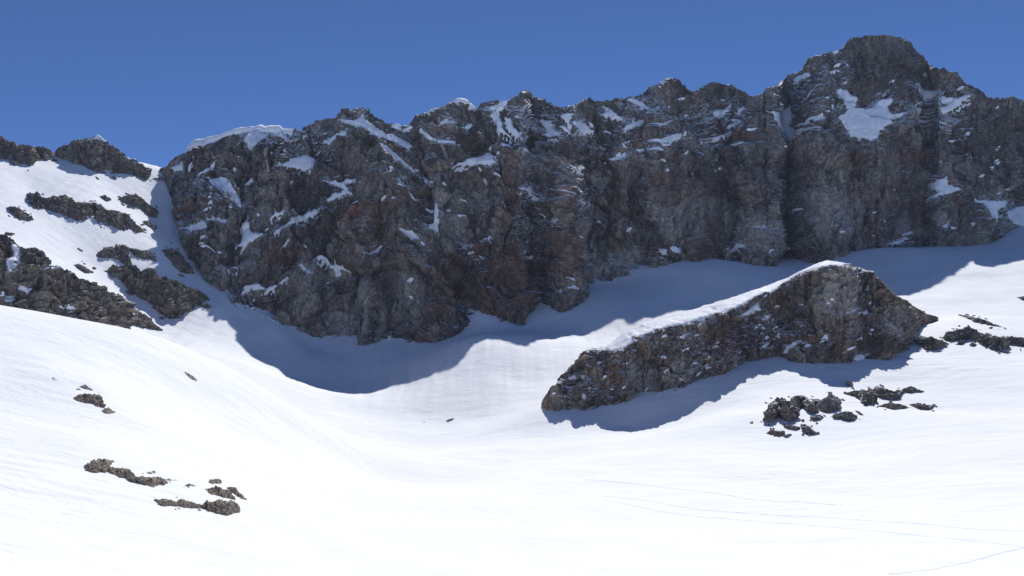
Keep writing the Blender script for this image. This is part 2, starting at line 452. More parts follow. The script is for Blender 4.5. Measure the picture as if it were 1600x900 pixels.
def crag(name, mat, lower, upper, px0, px1, ncol, nrow, run=0.5, prof=1.0, back=1.0, dmin=60.0, bury=6.0, db=None,
         feat=10.0, amp=(0.0, 0.0, 0.0, 0.0), lines=(), patches=(), bulge=0.0, drape=False, top_fade=0.35, knee=None,
         edge=0.0, parent=None, seed=1, slant=0.0, aspect=1.6, nback=None, terr=(), tint=None, big=()):
    """lower / upper: traced foot and crest as (px, py) lines; run: metres back per metre of height"""
    lo = np.array(lower, float); up = np.array(upper, float)
    px = np.linspace(px0, px1, ncol)
    yb = np.interp(px, lo[:, 0], lo[:, 1]); yt = np.interp(px, up[:, 0], up[:, 1])
    if edge:
        e1 = perlin(px / (edge * 5), px * 0 + seed, px * 0) + 0.6 * perlin(px / (edge * 2), px * 0 + seed + 7, px * 0)
        e2 = perlin(px / (edge * 5), px * 0 + seed + 3, px * 0) + 0.6 * perlin(px / (edge * 2), px * 0 + seed + 11, px * 0)
        tap = np.clip((yb - yt) / (edge * 6), 0, 1)
        yb = yb + edge * e1 * tap; yt = yt + edge * 0.8 * e2 * tap
    yt = np.minimum(yt, yb - 0.3)
    Db = ground_hit(px, yb, dmin) if db is None else np.interp(px, *np.array(db, float).T)
    if not np.isfinite(Db).all():
        ok = np.isfinite(Db); Db = np.interp(px, px[ok], Db[ok])
    Db = np.convolve(np.pad(Db, 4, mode='edge'), np.ones(9) / 9, 'valid')
    hm = (yb - yt) * Db / F                                   # visible height in metres
    Rn = hm * (run if np.isscalar(run) else np.interp(px, *np.array(run, float).T))
    if drape:
        Dh = ground_hit(px, yt, dmin)
        Rn = np.minimum(Rn, np.where(np.isfinite(Dh), np.maximum(Dh - Db, 0.15 * hm), Rn))
    Rn = np.convolve(np.pad(Rn, 6, mode='edge'), np.ones(13) / 13, 'valid')
    nf = nrow; nb = nback or max(6, nrow // 9)
    s = np.concatenate([[-0.30, -0.2, -0.1], np.linspace(0, 1, nf)])
    S = s[:, None] + 0 * px[None]
    Sc = np.clip(S, 0, 1)
    if knee is None:
        g = (1 - prof) * Sc + prof * Sc * (0.45 + 0.55 * Sc)
        g = g / g[-1:]
    else:                                                     # knee: (px, py) line where the face lies back
        kn = np.array(knee, float); yk = np.interp(px, kn[:, 0], kn[:, 1])
        sk = np.clip((yb - yk) / (yb - yt), 0.05, 0.98)[None]
        kf = 1 - 0.72 * np.clip((1 - sk) / 0.10, 0, 1)          # no lie-back where the crest is bare rock
        g = np.where(Sc < sk, kf * Sc / sk, kf + (1 - kf) * (Sc - sk) / (1 - sk))
    PY = yb[None] + (yt - yb)[None] * Sc
    D = Db[None] + Rn[None] * g
    P = at(px[None] + 0 * PY, PY, D)
    P[..., 2] += np.where(S < 0, S / 0.3 * bury, 0)
    # back side
    top = P[-1]
    bk = np.linspace(0, 1, nb + 1)[1:]
    br = np.maximum(hm * back, 1.0)
    yy = top[None, :, 1] + br[None] * bk[:, None]
    xx = top[None, :, 0] * yy / top[None, :, 1]
    zg = H0(xx, yy) - bury * 0.5
    zz = top[None, :, 2] * (1 - bk[:, None] ** 1.4) + np.minimum(zg, top[None, :, 2]) * bk[:, None] ** 1.4
    P = np.concatenate([P, np.stack([xx, yy, zz], -1)], 0)
    S = np.concatenate([S, 1 + bk[:, None] + 0 * px[None]], 0)
    PXg = px[None] + 0 * S
    PYg = np.concatenate([PY, yt[None] - 8 * bk[:, None] * np.minimum(1, (yb - yt) / 30)[None]], 0)
    N = grid_normals(blur(blur(P, 3, 0), 3, 1)) if nrow > 40 else grid_normals(P)
    if (N[..., 1] * (S < 1)).sum() > 0: N = -N
    nz = N.copy()
    # relief
    thick = np.clip(hm / max(hm.max() * 0.45, 1e-3), 0.08, 1)[None]
    fadeT = 1 - (1 - top_fade) * sstep(0.82, 1.0, S) * (1 - 0.6 * sstep(1.0, 1.3, S))
    fadeB = 0.45 + 0.55 * sstep(-0.05, 0.16, S)
    U = P[..., 0] + 0.35 * P[..., 1]; Vv = P[..., 2] - (slant * P[..., 0] if np.isscalar(slant) else 0)
    if not np.isscalar(slant):                                # dip of the rock layers changes along the wall
        sl = np.interp(px, *np.array(slant, float).T); bx = Db * (px - 800) / F
        Vv = P[..., 2] - np.r_[0, np.cumsum(0.5 * (sl[1:] + sl[:-1]) * np.diff(bx))][None]
    wa = fbm(P, feat * 1.4, 3, off=seed * 3.3) * feat * 0.35; wb = fbm(P, feat * 1.4, 3, off=seed * 5.1 + 40) * feat * 0.35
    low = np.zeros(S.shape)
    if amp[0]:
        low += amp[0] * fbm(P, feat * 5, 3, 0.55, off=seed, an=(1, 1, 1.9), ridged=True)
    for ln, wd, dp in lines:
        dd = line_dist(ln, PXg + wa * 0.6, PYg + wb * 0.6)
        low += dp * np.exp(-(dd / wd) ** 2) * np.where(S > 1.02, 0, 1)
    low += bulge * np.sin(np.pi * np.clip(Sc.mean() * 0 + np.clip(S, 0, 1), 0, 1)) * thick
    for kb, (bs, ba, bc) in enumerate(big):                   # buttresses: large tilted planes with clefts between them
        hb, eb = facets(U + wa * 1.6 + 31 * kb, (Vv + wb * 1.6) / 1.5, bs, seed + 70 + kb, 0.75)
        low += ba * hb - bc * np.exp(-(eb / 0.05) ** 2)
    grain = np.clip(0.75 + 1.25 * pn(P, feat * 2.6, feat * 2.6, feat * 3.4, seed + 51), 0.2, 1.5) if big else 1.0
    h1, e1 = facets(U + wa, (Vv + wb) / aspect, feat, seed, 0.9)
    h2, e2 = facets(U + wb * 0.5 + 50, (Vv + wa * 0.5) / (aspect * 0.85), feat * 0.37, seed + 1, 0.9)
    h3, e3 = facets(U + 90 + wa * 0.2, (Vv + wb * 0.2) / 0.8, feat * 0.14, seed + 2, 0.9)
    mid = amp[1] * (h1 - 0.3 * np.exp(-(e1 / 0.07) ** 2)) + amp[1] * 0.8 * fbm(P, feat * 1.1, 4, 0.55, off=seed + 2, an=(1, 1, 1.3))
    hi = amp[2] * (h2 - 0.4 * np.exp(-(e2 / 0.1) ** 2)) + amp[3] * (h3 + 0.9 * fbm(P, feat * 0.22, 3, 0.6, off=seed + 9))
    hi = hi * grain
    for kq, (lam, at_) in enumerate(terr):                    # ledges: the face steps back above each lip
        q = Vv / lam + (wa + wb) / feat * 1.1 + 0.8 * fbm(P, lam * 4, 3, off=seed + 17 + kq)
        f = q - np.floor(q)
        saw = np.where(f < 0.8, f / 0.8, (1 - f) / 0.2)
        hi = hi + at_ * (saw - 0.5) * np.clip(0.55 + 1.3 * pn(P, lam * 3.5, lam * 3.5, lam * 2, seed + 29 + kq), 0, 1.3)
    pm = np.zeros(S.shape); halo = np.zeros(S.shape)
    jj = np.arange(ncol)
    for po in patches:
        po = np.asarray(po, float)
        x0, x1, y0, y1 = po[:, 0].min() - 16, po[:, 0].max() + 16, po[:, 1].min() - 12, po[:, 1].max() + 12
        c = np.where((px >= x0) & (px <= x1))[0]
        if not len(c): continue
        c = slice(c[0], c[-1] + 1)
        m = (PYg[:, c] >= y0) & (PYg[:, c] <= y1) & (S[:, c] <= 1.02)
        sub = pm[:, c]
        sdv = poly_sd(po, PXg[:, c][m], PYg[:, c][m])
        sub[m] = np.maximum(sub[m], sstep(-3, 3, sdv))
        sub = halo[:, c]; sub[m] = np.maximum(sub[m], sstep(-15, 1, sdv))
    disp_low = (low * fadeT * (1 - 0.5 * pm) + mid * fadeT * (1 - 0.75 * pm)) * fadeB * thick
    disp = disp_low + hi * (0.5 + 0.5 * fadeT) * (1 - 0.85 * pm) * np.sqrt(thick)
    disp = np.where(S < -0.05, disp * 0.5, disp)
    Lw = P + nz * disp_low[..., None]
    Fl = P + nz * disp[..., None]
    o = Crag()
    org = Fl[3, ncol // 2].copy()
    keepq = grid_quads(len(S), ncol)
    o.obj = mesh_obj(name, Fl, keepq, mat, parent, smooth=False, origin=org)
    if tint is not None:
        col = np.zeros(S.shape + (4,), np.float32)
        wx = PXg + 1.6 * wa / feat * 14; wy = PYg + 1.6 * wb / feat * 14
        for ch, bl in enumerate(tint):
            for bx_, by_, rx_, ry_ in bl:
                dd = ((wx - bx_) / rx_) ** 2 + ((wy - by_) / ry_) ** 2
                col[..., ch] = np.maximum(col[..., ch], 1 - sstep(0.2, 1.25, dd))
        col[..., 3] = np.maximum(col[..., 3], halo)
        at_c = o.obj.data.attributes.new('tint', 'FLOAT_COLOR', 'POINT')
        at_c.data.foreach_set('color', col.reshape(-1))
    o.px, o.yb, o.yt, o.s, o.N, o.F, o.L, o.nf = px, yb, yt, S[:, 0], nz, Fl, Lw, nf
    o.sm = blur(blur(Fl, 3, 0), 3, 1) * 0.5 + blur(blur(Fl, 1, 0), 1, 1) * 0.5
    return o

def sample(G, r, c):
    r = np.clip(r, 0, G.shape[0] - 1.001); c = np.clip(c, 0, G.shape[1] - 1.001)
    i = r.astype(int); j = c.astype(int); a = (r - i)[..., None]; b = (c - j)[..., None]
    return (G[i, j] * (1 - a) + G[i + 1, j] * a) * (1 - b) + (G[i, j + 1] * (1 - a) + G[i + 1, j + 1] * a) * b

def snow_patch(cr, poly, name='snow_patch', lift=1.2, rag=2.0, step=0.9, seed=0, over=0.0, soft=3.0):
    """a bank of snow lying on a crag: follows the smoothed rock, thins out to its ragged border"""
    po = np.asarray(poly, float)
    x0, x1, y0, y1 = po[:, 0].min() - 3, po[:, 0].max() + 3, po[:, 1].min() - 3, po[:, 1].max() + 3
    x0 = max(x0, cr.px[0]); x1 = min(x1, cr.px[-1])
    xs = np.arange(x0, x1 + step, step); ys = np.arange(y0, y1 + step, step)
    if len(xs) < 3 or len(ys) < 3: return None
    X, Y = np.meshgrid(xs, ys)
    sd = poly_sd(po, X, Y)
    n = perlin(X / 6 - Y / 14, Y / 2.6 + X / 20, X * 0 + seed * 3.7).reshape(X.shape) + 0.7 * perlin(X / 2.1, Y / 1.5, X * 0 + seed * 1.3 + 5).reshape(X.shape)
    sd = sd + rag * n
    yb = np.interp(X, cr.px, cr.yb); yt = np.interp(X, cr.px, cr.yt)
    s = np.clip((yb - Y) / (yb - yt), 0, 1 + over)
    r = np.interp(s, cr.s, np.arange(len(cr.s))); c = np.interp(X, cr.px, np.arange(len(cr.px)))
    base = sample(cr.sm, r, c); nn = sample(cr.N, r, c)
    up = nn * 0.75 + np.array([0, -0.1, 0.55]); up /= np.linalg.norm(up, axis=-1, keepdims=True)
    off = lift * (sstep(-1.0, soft, sd) * 1.6 - 0.6) + 0.12 * lift * n
    V = base + up * off[..., None]
    k = (sd > -1.6)
    kf = (k[:-1, :-1] & k[1:, :-1] & k[:-1, 1:] & k[1:, 1:])
    q = grid_quads(len(ys), len(xs), kf, flip=True)
    if len(q) < 3: return None
    v, q = compact(V, q)
    return mesh_obj(name, v, q, SNOWM, cr.obj, smooth=True, origin=v.mean(0))

def tr(ox, oy, k, pts):
    return [(ox + x / k, oy + y / k) for x, y in pts]

# ---------------------------------------------------------------- the great rock wall
WALL_TOP = [(250, 264), (260, 260), (272, 245), (289, 237), (306, 226), (326, 218), (348, 214), (376, 202), (400, 203), (433, 203), (466, 202), (476, 195), (492, 187), (511, 183), (526, 181), (534, 172), (550, 169), (565, 168), (575, 172), (585, 179), (601, 190), (619, 193), (637, 193), (647, 185), (672, 175), (694, 169), (716, 158), (731, 160), (742, 169), (753, 161), (766, 156), (794, 156), (812, 146), (823, 141), (831, 148), (841, 156), (850, 156), (866, 165), (878, 168), (897, 166), (909, 156), (922, 148), (931, 156), (947, 152), (969, 147), (987, 151), (1003, 147), (1006, 141), (1022, 133), (1041, 125), (1056, 123), (1069, 130), (1086, 138), (1100, 131), (1112, 127), (1129, 130), (1146, 135), (1164, 142), (1176, 150), (1193, 148), (1196, 138), (1219, 132), (1232, 118), (1253, 111), (1267, 92), (1288, 87), (1308, 80), (1325, 63), (1353, 55), (1381, 53), (1405, 58), (1422, 66), (1436, 82), (1451, 101), (1467, 106), (1480, 104), (1498, 113), (1511, 128), (1532, 137), (1546, 147), (1567, 152), (1580, 150), (1600, 157), (1640, 178), (1700, 190), (1760, 215)]
WALL_FOOT = [(250, 266), (258, 285), (267, 314), (278, 341), (284, 368), (298, 399), (320, 434), (347, 461), (360, 479), (378, 497), (403, 497), (422, 500), (444, 512), (469, 528), (483, 537), (506, 538), (525, 535), (572, 540), (590, 534), (625, 533), (678, 537), (700, 531), (719, 515), (731, 494), (747, 485), (769, 494), (784, 501), (812, 507), (821, 506), (823, 470), (826, 460), (853, 475), (878, 488), (888, 484), (896, 474), (906, 466), (909, 440), (928, 442), (958, 441), (981, 433), (1012, 418), (1022, 426), (1034, 417), (1062, 411), (1084, 408), (1119, 404), (1150, 408), (1164, 412), (1208, 417), (1220, 403), (1234, 397), (1257, 408), (1277, 411), (1315, 401), (1325, 393), (1360, 388), (1394, 381), (1408, 386), (1436, 382), (1463, 386), (1532, 382), (1567, 370), (1587, 357), (1600, 352), (1680, 345), (1760, 335)]
A = (250, 150, 3.556); B = (250, 350, 3.2); C = (600, 100, 3.2); Dd = (650, 300, 3.2); E = (1050, 30, 2.904); G = (1050, 250, 2.904)
WP = []
def wp(t, *polys):
    for p in polys: WP.append(tr(*t, p))
wp(A, [(460, 240), (530, 195), (560, 215), (620, 225), (560, 265), (500, 305), (480, 280)],
   [(640, 205), (690, 200), (720, 245), (680, 240), (630, 232)],
   [(640, 398), (700, 375), (800, 320), (865, 335), (860, 385), (810, 412), (740, 398)],
   [(985, 130), (1060, 145), (1110, 130), (1130, 95), (1142, 135), (1180, 165), (1250, 208), (1310, 235), (1352, 292), (1250, 250), (1180, 220), (1120, 180), (1040, 160)],
   [(890, 250), (1000, 215), (1060, 195), (1055, 245), (1000, 237), (940, 277)],
   [(1208, 288), (1240, 285), (1310, 340), (1390, 398), (1430, 440), (1380, 415), (1320, 395), (1240, 350)],
   [(1290, 220), (1400, 268), (1385, 305), (1330, 275)],
   [(915, 480), (1000, 488), (1100, 452), (1112, 465), (1040, 503), (1090, 570), (1040, 545), (1010, 510), (960, 512)],
   [(915, 577), (980, 545), (1040, 530), (1037, 557), (950, 588)],
   [(1170, 457), (1230, 472), (1290, 514), (1200, 484)],
   [(1333, 532), (1360, 503), (1417, 557), (1380, 557)],
   [(270, 480), (320, 458), (390, 478), (415, 530), (448, 580), (455, 642), (428, 620), (398, 560), (310, 522)],
   [(230, 440), (300, 400), (330, 402), (290, 442), (200, 492), (178, 482)],
   [(450, 690), (490, 680), (520, 755), (585, 768), (500, 802), (420, 833), (400, 833), (462, 775)],
   [(640, 752), (740, 688), (800, 648), (892, 613), (880, 647), (800, 684), (700, 744), (630, 782)],
   [(598, 692), (680, 648), (692, 662), (620, 698)], [(130, 738), (200, 748), (270, 713), (284, 747), (200, 779)],
   [(268, 700), (340, 693), (402, 715), (380, 729)],
   [(1508, 690), (1525, 588), (1562, 618), (1542, 690), (1562, 760), (1577, 777), (1520, 742), (1478, 705)],
   [(1438, 412), (1480, 458), (1532, 480), (1490, 488), (1450, 452)], [(1368, 792), (1430, 782), (1478, 822), (1420, 832)],
   [(858, 872), (890, 852), (932, 882), (880, 892)], [(100, 375), (130, 360), (120, 400), (80, 420), (60, 400)])
wp(B, [(400, 322), (440, 278), (490, 278), (530, 308), (590, 288), (652, 263), (658, 275), (560, 318), (500, 314), (430, 304), (340, 348), (318, 343)],
   [(768, 152), (800, 132), (842, 150), (862, 188), (922, 205), (880, 224), (850, 208), (820, 168)],
   [(1028, 182), (1070, 148), (1114, 137), (1082, 168)], [(688, 217), (720, 203), (764, 257), (745, 255), (712, 229)],
   [(1398, 95), (1440, 108), (1458, 147), (1420, 118)], [(478, 452), (520, 443), (602, 498), (622, 522), (540, 494)],
   [(318, 217), (380, 183), (394, 195), (340, 224)], [(1140, 550), (1155, 548), (1158, 582), (1135, 582)], [(165, 30), (240, 8), (255, 40), (190, 55)])
wp(C, [(158, 330), (190, 328), (260, 383), (342, 403), (347, 423), (290, 414), (220, 374)], [(268, 312), (300, 282), (333, 300), (290, 314)],
   [(388, 322), (420, 302), (442, 320), (410, 338)],
   [(498, 216), (560, 203), (590, 183), (627, 178), (602, 217), (570, 245), (584, 270), (594, 310), (632, 343), (642, 358), (590, 338), (552, 332), (558, 290), (522, 262), (553, 237)],
   [(598, 258), (632, 263), (654, 310), (692, 350), (713, 388), (690, 388), (648, 352), (616, 320)], [(568, 392), (600, 368), (648, 412), (620, 414)],
   [(338, 492), (410, 478), (480, 448), (520, 403), (542, 408), (534, 433), (577, 428), (545, 460), (562, 487), (470, 499), (400, 499), (370, 514)],
   [(778, 283), (837, 283), (844, 320), (884, 350), (850, 368), (798, 362), (813, 340)],
   [(868, 256), (920, 243), (947, 248), (934, 290), (968, 328), (940, 324), (908, 287)],
   [(940, 288), (990, 278), (1004, 308), (1063, 336), (1000, 349), (970, 349), (958, 312)], [(868, 312), (900, 302), (964, 352), (930, 354)],
   [(1078, 200), (1130, 215), (1190, 268), (1202, 282), (1160, 274), (1088, 250), (1115, 230)],
   [(1198, 165), (1260, 178), (1290, 188), (1333, 222), (1310, 233), (1260, 204), (1220, 184)],
   [(1178, 328), (1240, 288), (1280, 278), (1313, 306), (1260, 314), (1210, 334)], [(1328, 327), (1380, 298), (1453, 278), (1410, 308), (1360, 329)],
   [(1328, 397), (1400, 368), (1504, 338), (1494, 372), (1420, 404), (1350, 404)], [(1113, 482), (1170, 453), (1233, 448), (1180, 479), (1140, 489)],
   [(640, 393), (700, 427), (768, 468), (750, 468), (690, 438)],
   [(668, 620), (710, 622), (760, 666), (824, 700), (810, 714), (760, 694), (700, 649)], [(888, 660), (920, 662), (988, 702), (960, 704)],
   [(743, 700), (770, 702), (794, 727), (760, 719)], [(838, 770), (888, 788), (877, 813), (853, 798)], [(898, 515), (930, 511), (984, 547), (960, 552)],
   [(1298, 430), (1350, 422), (1368, 447), (1330, 449)], [(800, 388), (850, 372), (858, 387), (820, 394)], [(1345, 106), (1410, 77), (1422, 87), (1370, 108)],
   [(488, 872), (515, 837), (533, 862), (500, 882)], [(405, 190), (440, 195), (462, 225), (455, 240), (430, 220)], [(1060, 745), (1110, 755), (1115, 765), (1070, 758)], [(1210, 815), (1245, 812), (1250, 830), (1230, 834)])
wp(Dd, [(1223, 297), (1270, 267), (1323, 290), (1310, 309), (1260, 304)], [(348, 203), (372, 220), (338, 239)], [(698, 492), (760, 478), (774, 490), (730, 502)], [(263, 263), (300, 288), (314, 309), (280, 284)])
wp(E, [(443, 426), (490, 418), (540, 393), (548, 440), (534, 480), (594, 540), (560, 573), (518, 558), (478, 512)],
   [(560, 485), (600, 478), (672, 453), (684, 467), (640, 494), (592, 506), (700, 518), (600, 540), (570, 520)],
   [(738, 318), (830, 323), (853, 345), (832, 398), (860, 398), (930, 388), (960, 353), (1007, 358), (1003, 420), (1053, 428), (960, 494), (922, 549), (860, 544), (808, 524), (768, 494), (752, 447), (788, 412), (768, 377)],
   [(1088, 300), (1130, 292), (1162, 318), (1230, 328), (1300, 343), (1260, 364), (1213, 397), (1188, 364), (1138, 347)],
   [(1213, 397), (1290, 343), (1367, 338), (1312, 379), (1250, 419), (1223, 419)], [(1078, 398), (1142, 403), (1112, 459), (1088, 434)],
   [(188, 415), (230, 408), (272, 383), (242, 434), (220, 454)], [(278, 427), (320, 393), (337, 400), (300, 434)],
   [(128, 542), (200, 528), (272, 508), (242, 539), (180, 549)], [(233, 487), (310, 453), (318, 467), (270, 494)],
   [(550, 272), (600, 248), (617, 260), (570, 294)], [(640, 340), (655, 330), (640, 370), (600, 385)], [(960, 335), (1000, 318), (990, 335)])
wp(G, [(1168, 112), (1230, 87), (1252, 115), (1313, 140), (1240, 159), (1168, 189), (1200, 150)],
   [(1368, 185), (1460, 188), (1530, 178), (1540, 205), (1480, 225), (1490, 262), (1470, 283), (1430, 273), (1400, 212)], [(1520, 235), (1597, 200), (1640, 210), (1640, 300), (1570, 300), (1545, 270)],
   [(1213, 302), (1258, 282), (1232, 314)], [(988, 377), (1070, 347), (1084, 360), (1020, 384)], [(258, 417), (320, 383), (328, 395), (280, 424)], [(358, 307), (400, 298), (434, 322), (380, 319)])

WLINES = [([(640, 195), (655, 290), (675, 350), (690, 410), (733, 480)], 15, -16), ([(335, 270), (372, 320), (384, 370), (352, 450)], 9, -7),
          ([(1085, 140), (1103, 250), (1112, 400)], 11, -7), ([(1350, 160), (1352, 205)], 30, -11),
          ([(1450, 130), (1490, 155)], 18, -7), ([(1225, 175), (1232, 210)], 12, -6), ([(545, 200), (590, 250), (625, 320), (640, 420)], 26, 10),
          ([(430, 260), (440, 340), (470, 460)], 30, 8), ([(545, 380), (548, 530)], 7, -5), ([(605, 440), (612, 530)], 6, -6), ([(690, 250), (800, 310), (900, 370), (1010, 415)], 14, -6),
          ([(700, 225), (800, 290), (930, 370)], 12, 5), ([(780, 160), (800, 210), (830, 225)], 12, -5), ([(820, 145), (850, 250)], 14, 5), ([(870, 340), (905, 470)], 16, 8), ([(800, 380), (822, 505)], 14, 7),
          ([(935, 365), (925, 440)], 12, -4), ([(990, 340), (985, 430)], 16, 5), ([(1060, 250), (1170, 235), (1330, 245), (1480, 235)], 9, 4), ([(1290, 100), (1270, 220)], 16, 6),
          ([(1440, 100), (1420, 200), (1440, 300)], 16, 6), ([(1330, 300), (1345, 390)], 14, 5), ([(1420, 300), (1470, 385)], 10, -5), ([(1040, 130), (1020, 200)], 16, 4), ([(345, 455), (480, 395), (565, 325)], 7, -4), ([(920, 150), (960, 230)], 10, 4)]
TINT = ([(790, 440, 60, 70), (870, 400, 40, 50), (722, 430, 26, 50), (1030, 395, 34, 20), (1420, 245, 50, 16), (1150, 212, 60, 9), (1322, 252, 34, 12), (1110, 365, 13, 42), (395, 425, 34, 16), (590, 400, 40, 22), (1445, 330, 22, 34), (1232, 375, 13, 36), (1265, 400, 34, 10), (560, 345, 60, 24), (640, 240, 30, 30), (1050, 300, 50, 30)],
        [(560, 480, 20, 62), (930, 400, 35, 38), (985, 405, 30, 30), (640, 470, 30, 50), (390, 415, 26, 24), (485, 430, 26, 38), (1100, 335, 55, 40), (1300, 340, 50, 42), (1185, 365, 36, 40), (1335, 235, 50, 11), (850, 255, 40, 20), (1440, 352, 44, 22), (1040, 335, 30, 50), (520, 500, 12, 34), (700, 330, 40, 30), (750, 300, 40, 25)],
        [(1380, 115, 90, 62), (1290, 165, 60, 70), (1100, 175, 70, 42), (480, 230, 70, 32), (345, 300, 50, 60), (820, 185, 80, 30), (520, 305, 70, 42), (960, 190, 50, 40), (1530, 200, 70, 60), (660, 300, 14, 90), (610, 420, 30, 60)],
        [(1090, 190, 90, 50), (1290, 150, 70, 60), (1570, 330, 50, 40), (470, 230, 70, 40), (830, 190, 90, 40), (1450, 180, 120, 30), (980, 230, 70, 30), (1000, 170, 60, 35), (350, 300, 50, 50), (1010, 395, 60, 20)])
wall = crag('mountain', WALLM, WALL_FOOT, WALL_TOP, 250, 1740, 1180, 380, run=[(250, 0.5), (300, 1.05), (420, 0.9), (560, 0.62), (640, 0.55), (900, 0.47), (1100, 0.40), (1300, 0.40), (1740, 0.40)], prof=0.55, back=0.8, dmin=700,
            bury=14, feat=22, amp=(4.0, 4.5, 3.2, 1.3), lines=WLINES, patches=WP, top_fade=0.35, edge=1.2, seed=5, big=((85, 15.0, 4.0), (40, 8.5, 3.5)), slant=[(250, 0.45), (600, 0.45), (680, -0.4), (1000, -0.4), (1120, 0.12), (1740, 0.12)], aspect=1.25, nback=26, terr=((15, 3.0), (5.5, 1.5)), tint=TINT)
tag(wall.obj, 'long dark shaded rock wall with a jagged skyline and scattered snow patches', kind='structure')
for k, p in enumerate(WP):
    q = np.array(p); big_p = np.ptp(q[:, 0]) * np.ptp(q[:, 1]) > 900
    snow_patch(wall, p, lift=2.4 if big_p else 1.3, seed=k)
# slivers of snow caught on small ledges
srng = np.random.RandomState(4)
def slivers(cr, n, zones, dip, lmin, lmax, lift, x0, x1, base):
    for k in range(n):
        if srng.rand() < 0.65:
            zx, zy, zr, zq = zones[srng.randint(len(zones))]
            cx, cy = zx + srng.normal() * zr * 0.6, zy + srng.normal() * zq * 0.6
        else:
            cx, cy = srng.uniform(x0, x1), srng.uniform(60, 640)
        cx = min(max(cx, x0), x1)
        yb, yt = np.interp(cx, cr.px, cr.yb), np.interp(cx, cr.px, cr.yt)
        if not (0.05 < (yb - cy) / (yb - yt) < 0.95): cy = yb + (yt - yb) * srng.uniform(0.08, 0.92)
        ln = srng.uniform(lmin, lmax) * 0.5; th = srng.uniform(0.8, 1.7); sl = -np.interp(cx, *np.array(dip, float).T) * 0.9 + srng.normal() * 0.25
        po = [(cx - ln, cy - sl * -ln * -1 + srng.uniform(-.4, .4)), (cx - ln * 0.3, cy + sl * -ln * 0.3 - th), (cx + ln * 0.4, cy + sl * ln * 0.4 - th * 0.8), (cx + ln, cy + sl * ln), (cx + ln * 0.3, cy + sl * ln * 0.3 + th), (cx - ln * 0.4, cy + sl * -ln * 0.4 + th * 0.7)]
        snow_patch(cr, po, lift=lift, rag=0.45, step=0.6, seed=base + k, soft=0.5)
slivers(wall, 170, [(1090, 190, 80, 45), (1290, 150, 60, 50), (470, 240, 80, 40), (830, 200, 90, 45), (1460, 190, 110, 45), (980, 220, 80, 40), (350, 310, 50, 60), (600, 330, 60, 60), (1350, 370, 120, 22), (420, 370, 90, 50), (740, 300, 60, 60), (1100, 395, 80, 15), (1540, 260, 50, 60)],
        [(250, 0.45), (600, 0.45), (680, -0.4), (1000, -0.4), (1120, 0.12), (1740, 0.12)], 3.5, 13.0, 1.7, 275, 1595, 1000)
# wind-blown cornices and snow along the skyline
CORN = [[(286, 240), (306, 219), (326, 209), (348, 206), (374, 197), (396, 190), (433, 192), (468, 199), (455, 208), (430, 212), (405, 210), (385, 207), (360, 214), (330, 224), (305, 236)],
        [(590, 180), (601, 186), (619, 190), (637, 191), (645, 196), (636, 203), (612, 199)], [(705, 162), (716, 155), (731, 157), (743, 168), (735, 172), (722, 166)],
        [(532, 172), (545, 167), (566, 166), (560, 172)], [(1298, 86), (1310, 78), (1312, 84), (1300, 90)], [(652, 184), (674, 173), (690, 169), (680, 178)]]

# ---------------------------------------------------------------- the rock island in the glacier
ISL_TOP = [(845, 632), (848, 624), (858, 609), (880, 583), (906, 554), (913, 548), (929, 544), (945, 541), (975, 521), (1006, 505), (1051, 492), (1090, 482), (1122, 470), (1154, 461), (1203, 446), (1235, 433), (1251, 424), (1270, 414), (1293, 407), (1320, 411), (1341, 417), (1365, 423), (1375, 438), (1400, 459), (1424, 476), (1448, 490), (1468, 496), (1490, 503)]
ISL_FOOT = [(845, 633), (853, 640), (877, 644), (897, 638), (916, 643), (945, 633), (980, 630), (1000, 619), (1032, 614), (1067, 609), (1087, 599), (1103, 591), (1138, 583), (1164, 566), (1219, 557), (1251, 569), (1283, 569), (1320, 566), (1348, 560), (1386, 564), (1420, 541), (1430, 521), (1444, 510), (1465, 503), (1490, 505)]
ISL_KNEE = [(845, 634), (906, 556), (929, 547), (958, 546), (993, 532), (1042, 512), (1096, 500), (1122, 491), (1164, 474), (1180, 462), (1209, 454), (1248, 429), (1267, 421), (1300, 416), (1341, 421), (1365, 427), (1400, 463), (1490, 505)]
Hh = (800, 390, 3.104); Ii = (1100, 390, 2.904)
IP = [tr(*Hh, p) for p in ([(1100, 322), (1150, 288), (1197, 252), (1208, 290), (1150, 318)], [(1208, 332), (1262, 302), (1252, 338)], [(808, 432), (847, 402), (838, 432)], [(336, 722), (350, 695), (374, 717)],
      [(1328, 502), (1350, 468), (1403, 437), (1384, 467), (1347, 509)], [(1498, 432), (1525, 405), (1533, 437)], [(700, 520), (760, 515), (740, 530)], [(290, 605), (340, 600), (330, 612)], [(440, 690), (500, 650), (495, 668)])]
IP += [tr(*Ii, p) for p in ([(368, 472), (402, 437), (403, 462)], [(528, 417), (550, 377), (563, 407)], [(688, 287), (742, 273), (744, 292)], [(618, 302), (665, 278), (673, 290)], [(543, 262), (565, 232), (563, 257)],
      [(703, 102), (737, 86), (727, 107)], [(660, 505), (690, 478), (728, 474), (730, 500)], [(855, 375), (895, 400), (890, 405)], [(270, 440), (290, 415), (298, 425), (280, 445)], [(440, 255), (470, 250), (475, 258)])]
CREST = [(934, 546), (948, 538), (975, 518), (1006, 502), (1051, 489), (1090, 479), (1122, 467), (1154, 458), (1203, 443), (1235, 430), (1251, 421), (1270, 411), (1293, 404), (1322, 408), (1330, 412), (1312, 418), (1300, 417), (1267, 421), (1248, 430), (1209, 455), (1180, 463), (1164, 475), (1122, 492), (1096, 501), (1042, 513), (993, 533), (975, 545), (958, 548)]
